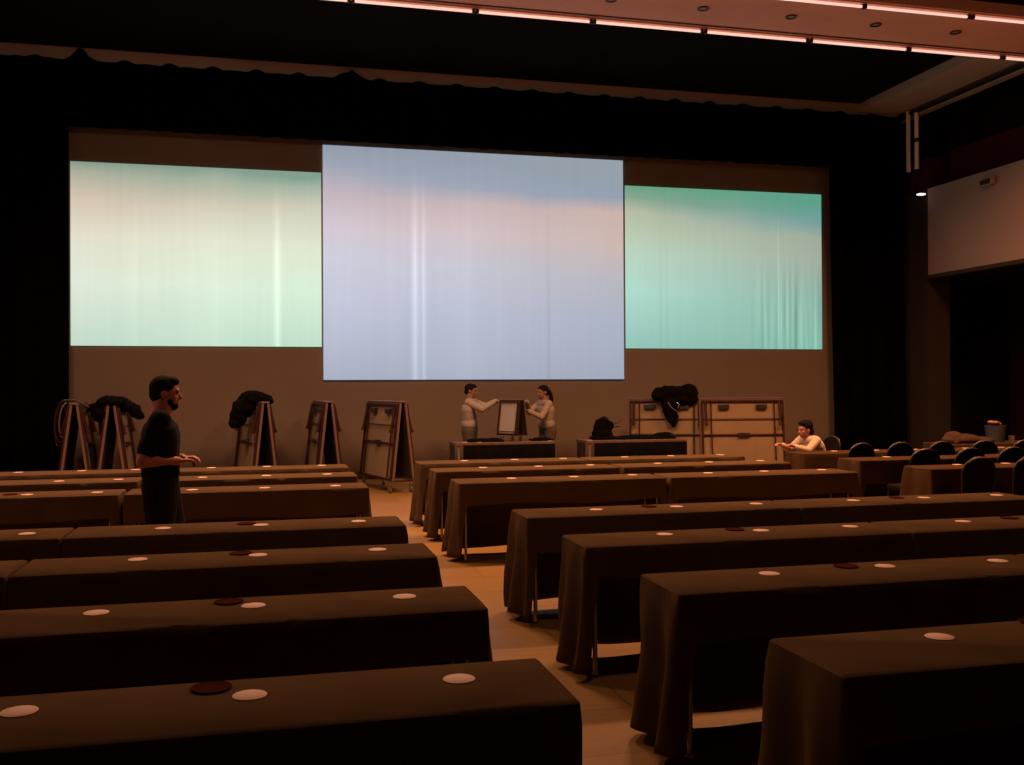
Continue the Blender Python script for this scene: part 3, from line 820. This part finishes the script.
# man walking to the right between the rows
person('person in black t-shirt walking right between the table rows, forearms bent', (-.80, 7.75, 0), R(8),
    dict(head=(.03, 0, 1.625), neck=(-.005, 0, 1.49), look=(1, -.10, -.10), chest=(-.01, 0, 1.30), waist=(-.01, 0, 1.09), hip=(-.01, 0, .93),
         shL=(0, .185, 1.43), shR=(-.02, -.185, 1.43), elL=(-.02, .25, 1.14), elR=(-.14, -.25, 1.14), wrL=(.15, .13, 1.13), wrR=(.10, -.17, 1.13),
         hdL=(.9, -.3, .05), hdR=(1, .25, .02), curl=(.9, 0, 0),
         knL=(.10, .10, .50), anL=(.12, .10, .085), knR=(-.02, -.10, .50), anR=(-.20, -.10, .10)),
    'shirt_black', 'trouser_dark', 'skin_red', 'short', 'short', True, w=1.33)
# two people handling the small unit
person('person in white shirt and grey trousers standing left of the small folded unit', (3.37, 16.95, 0), R(-24),
    dict(head=(.03, 0, 1.605), neck=(0, 0, 1.47), look=(1, 0, -.15), chest=(0, 0, 1.27), waist=(0, 0, 1.06), hip=(0, 0, .92),
         shL=(.02, .18, 1.41), shR=(.02, -.18, 1.41), elL=(.25, .20, 1.33), elR=(.26, -.19, 1.29), wrL=(.46, .10, 1.43), wrR=(.47, -.08, 1.42),
         hdL=(1, -.2, .05), hdR=(1, -.1, .1), curl=(.8, 0, 0), knL=(.03, .10, .50), anL=(.0, .12, .085), knR=(.02, -.10, .50), anR=(-.03, -.12, .085)),
    'shirt_white', 'trouser_grey', 'skin_dim', 'long', 'short', False, w=1.22)
person('person with ponytail and light shirt standing right of the small folded unit', (4.74, 16.92, 0), R(180+18),
    dict(head=(.05, 0, 1.575), neck=(0.01, 0, 1.44), look=(1, 0, -.12), chest=(0, 0, 1.25), waist=(-.01, 0, 1.05), hip=(-.06, 0, .90),
         shL=(.02, .16, 1.37), shR=(.02, -.16, 1.37), elL=(.20, .18, 1.14), elR=(.22, -.18, 1.22), wrL=(.43, .12, 1.25), wrR=(.40, .02, 1.42),
         hdL=(1, 0, .25), hdR=(1, 0, .05), curl=(.8, 0, 0), knL=(-.0, .09, .49), anL=(-.05, .10, .085), knR=(-.0, -.09, .49), anR=(-.08, -.10, .085)),
    'shirt_light', 'trouser_grey', 'skin_dim', 'long', 'tail', False, w=1.08)

# ------------------------------------------------------------ banquet chairs
def make_chair():
    t = thing('banquet_chair', '', 'chair', (0, 0, 0), 0, 'black banquet chairs at the far right tables')
    # faces +Y
    b = bm_(); box(b, -.20, .20, -.19, .22, .40, .47, bev=.025); obj('seat', b, 'chairfab', t, True)
    b = bm_(); n = 26; pr = []
    for i in range(n+1):
        a = PI*i/n; pr.append((.19*math.cos(a), .74+.17*math.sin(a)**.85 if 0 < i < n else .74))
    pr = [(.17, .50)] + pr + [(-.17, .50)]
    F = [b.verts.new((x, -.205-(z-.5)*.14, z)) for x, z in pr]; K = [b.verts.new((x, -.245-(z-.5)*.14, z)) for x, z in pr]
    b.faces.new(F); b.faces.new(K[::-1])
    m_ = len(pr)
    for i in range(m_): b.faces.new((F[i], F[(i+1) % m_], K[(i+1) % m_], K[i]))
    bb = obj('backrest', b, 'chairfab', t, True)
    b = bm_()
    tube(b, [(x*1.04, -.228-(z-.5)*.14, z+.004 if z > .74 else z) for x, z in pr], .010, 8); obj('back_frame', b, 'blackmetal', t, True)
    b = bm_(); tube(b, [(x*1.05, -.247-(z-.5)*.14, z+.006) for x, z in pr[12:22]], .006, 6); obj('metal_edge', b, 'chrome', bb, True)  # partial chrome arc standing in for the glint on the upper back
    for s in (-1, 1):
        b = bm_(); tube(b, [(s*.18, .19, .41), (s*.19, .21, .01)], .012, 8); obj('leg', b, 'blackmetal', t, True)
        b = bm_(); tube(b, [(s*.177, -.228, .50), (s*.18, -.21, .40), (s*.19, -.27, .01)], .012, 8); obj('leg', b, 'blackmetal', t, True)
    return t
ch = make_chair(); ch.name = 'banquet_chair'
pl = [(7.08, 8.97, 0, 'nearest row, left of two'), (7.72, 8.97, 0, 'nearest row, at the photo edge'),
      (7.42, 10.28, 0, 'middle row, first from the left'), (8.03, 10.28, 0, 'middle row, second from the left'), (8.64, 10.28, 0, 'middle row, third from the left'), (9.25, 10.28, 0, 'middle row, fourth from the left'),
      (7.40, 11.57, 0, 'rearmost row, first from the left'), (8.0, 11.57, 0, 'rearmost row, second from the left'), (8.62, 11.57, 0, 'rearmost row, third from the left'), (9.30, 11.57, 0, 'rearmost row, fourth from the left'), (9.95, 11.57, 0, 'rearmost row, fifth from the left')]
for i, (x, y, a, lab) in enumerate(pl):
    lab = 'black round-backed banquet chair at far right tables, ' + lab
    if i == 0: ch.location = (x, y, 0); ch['label'] = lab
    else: dup(ch, (x, y, 0), R(random.uniform(-5, 5)), lab)
# chair the fourth person sits on
dup(ch, (7.76, 12.95, 0), R(90+8), 'black banquet chair under the leaning person by the pale panel')
person('person in pale shirt leaning forward beside the bare broadside folded unit', (7.76, 12.95, 0), R(180+8),
    dict(head=(.21, 0, 1.02), neck=(.13, 0, .905), look=(1, 0, -.12), chest=(.08, 0, .77), waist=(-.02, 0, .64), hip=(-.08, 0, .585),
         shL=(.14, .18, .87), shR=(.14, -.18, .87), elL=(.34, .24, .74), elR=(.33, -.20, .72), wrL=(.52, .18, .79), wrR=(.52, -.10, .80),
         hdL=(1, -.1, .4), hdR=(1, .1, .3), curl=(.8, 0, 0), foot=(.15, 0, -.045),
         knL=(.34, .14, .52), anL=(.36, .14, .09), knR=(.34, -.12, .52), anR=(.30, -.12, .09)),
    'shirt_pale', 'trouser_dark', 'skin_red', 'long', 'bushy', False, w=1.05)

# ------------------------------------------------------------ service table at far right
t = thing('service_table', 'side table under a rust cloth behind the far right chairs', 'table', (11.3, 13.6, 0))
b = bm_(); box(b, -1.0, 1.0, -.30, .30, .70, .73, bev=.004); obj('tabletop', b, 'wood', t)
for sx in (-1, 1):
    for s2 in (-1, 1):
        b = bm_(); tube(b, [(sx*.9, s2*.24, .70), (sx*.9, s2*.24, 0)], .016, 8); obj('leg', b, 'steel', t, True)
b = bm_(); box(b, -1.03, 1.03, -.33, .33, .12, .738, bev=.012)
bmesh.ops.delete(b, geom=[f for f in b.faces if f.normal.z < -.9], context='FACES')
bmesh.ops.subdivide_edges(b, edges=b.edges, cuts=3, use_grid_fill=True)
for v in b.verts:
    if v.co.z < .6: v.co.y += .015*math.sin(v.co.x*14)
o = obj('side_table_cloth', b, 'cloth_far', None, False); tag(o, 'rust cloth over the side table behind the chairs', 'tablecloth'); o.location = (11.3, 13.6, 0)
so = o.modifiers.new('t', 'SOLIDIFY'); so.thickness = .003; so.offset = 1
b = bm_(); ball(b, (-.05, 0, .05), (.34, .22, .10)); ball(b, (-.2, 0, .09), (.14, .16, .10)); ball(b, (.25, 0, .04), (.28, .18, .06)); box(b, -.3, .4, -.18, .18, 0, .03)
o = fused('heaped_cloth', b, 'brownheap', None, .014, 3); tag(o, 'brown cloth heaped on the left of the side table', 'cloth'); o.location = (10.75, 13.55, .742)
t = thing('storage_tub', 'grey tub filled with orange packets on the side table', 'tub', (11.38, 13.6, .742))
b = bm_(); prof = [(0, 0), (.13, 0), (.16, .25), (.165, .27), (.155, .27), (.12, .02), (0, .02)]; lathe(b, prof, seg=28); obj('tub_body', b, 'greytub', t, True)
b = bm_()
for k in range(9): ball(b, (random.uniform(-.08, .08), random.uniform(-.08, .08), .26+random.uniform(0, .06)), (.06, .045, .03), 10)
fused('packets', b, 'orange', t, .010, 1)
for k, (x, y) in enumerate(((11.62, 13.5), (11.68, 13.62))):
    b = bm_(); lathe(b, [(0, 0), (.028, 0), (.034, .10), (.031, .10), (.026, .006), (0, .006)], seg=20)
    o = obj('drinking_glass', b, 'steel', None, True); tag(o, 'small drinking glass right of the grey tub, %s' % ('nearer one' if k == 0 else 'farther one'), 'glass', 'glasses beside the tub'); o.location = (x, y, .742)

# ------------------------------------------------------------ unseen and added lights (outside the frame)
w = bpy.data.worlds.new('world'); S.world = w; w.use_nodes = True
w.node_tree.nodes['Background'].inputs['Color'].default_value = (.02, .012, .008, 1)
w.node_tree.nodes['Background'].inputs['Strength'].default_value = .3
# warm light from the left side; unseen overhead lamps added to light the hall
area_light('side_door_light', (XL+.15, 7.4, 2.8), 5, 4, 60, (1, .48, .34), (0, R(-90), 0))
for x, p, c in ((-3.5, 320, (1, .46, .27)), (1.0, 330, (1, .46, .25)), (5.5, 400, (1, .44, .20)), (10.0, 450, (1, .40, .15))):
    o = area_light('hall_lamp', (x, 11.3, 7.15), 1.6, .5, p, c); o.data.spread = R(146)  # added area lights, no fixtures modelled
area_light('stage_wash_lamp', (-1.0, 8.5, 7.1), 1.2, .5, 90, (1, .50, .34), (R(83), 0, R(-28)))  # added fill to lift the dark top of the backdrop
area_light('near_hall_lamp', (1.5, 4.5, 7.15), 1.6, .5, 48, (1, .48, .28))  # added overhead fill for the nearest tables
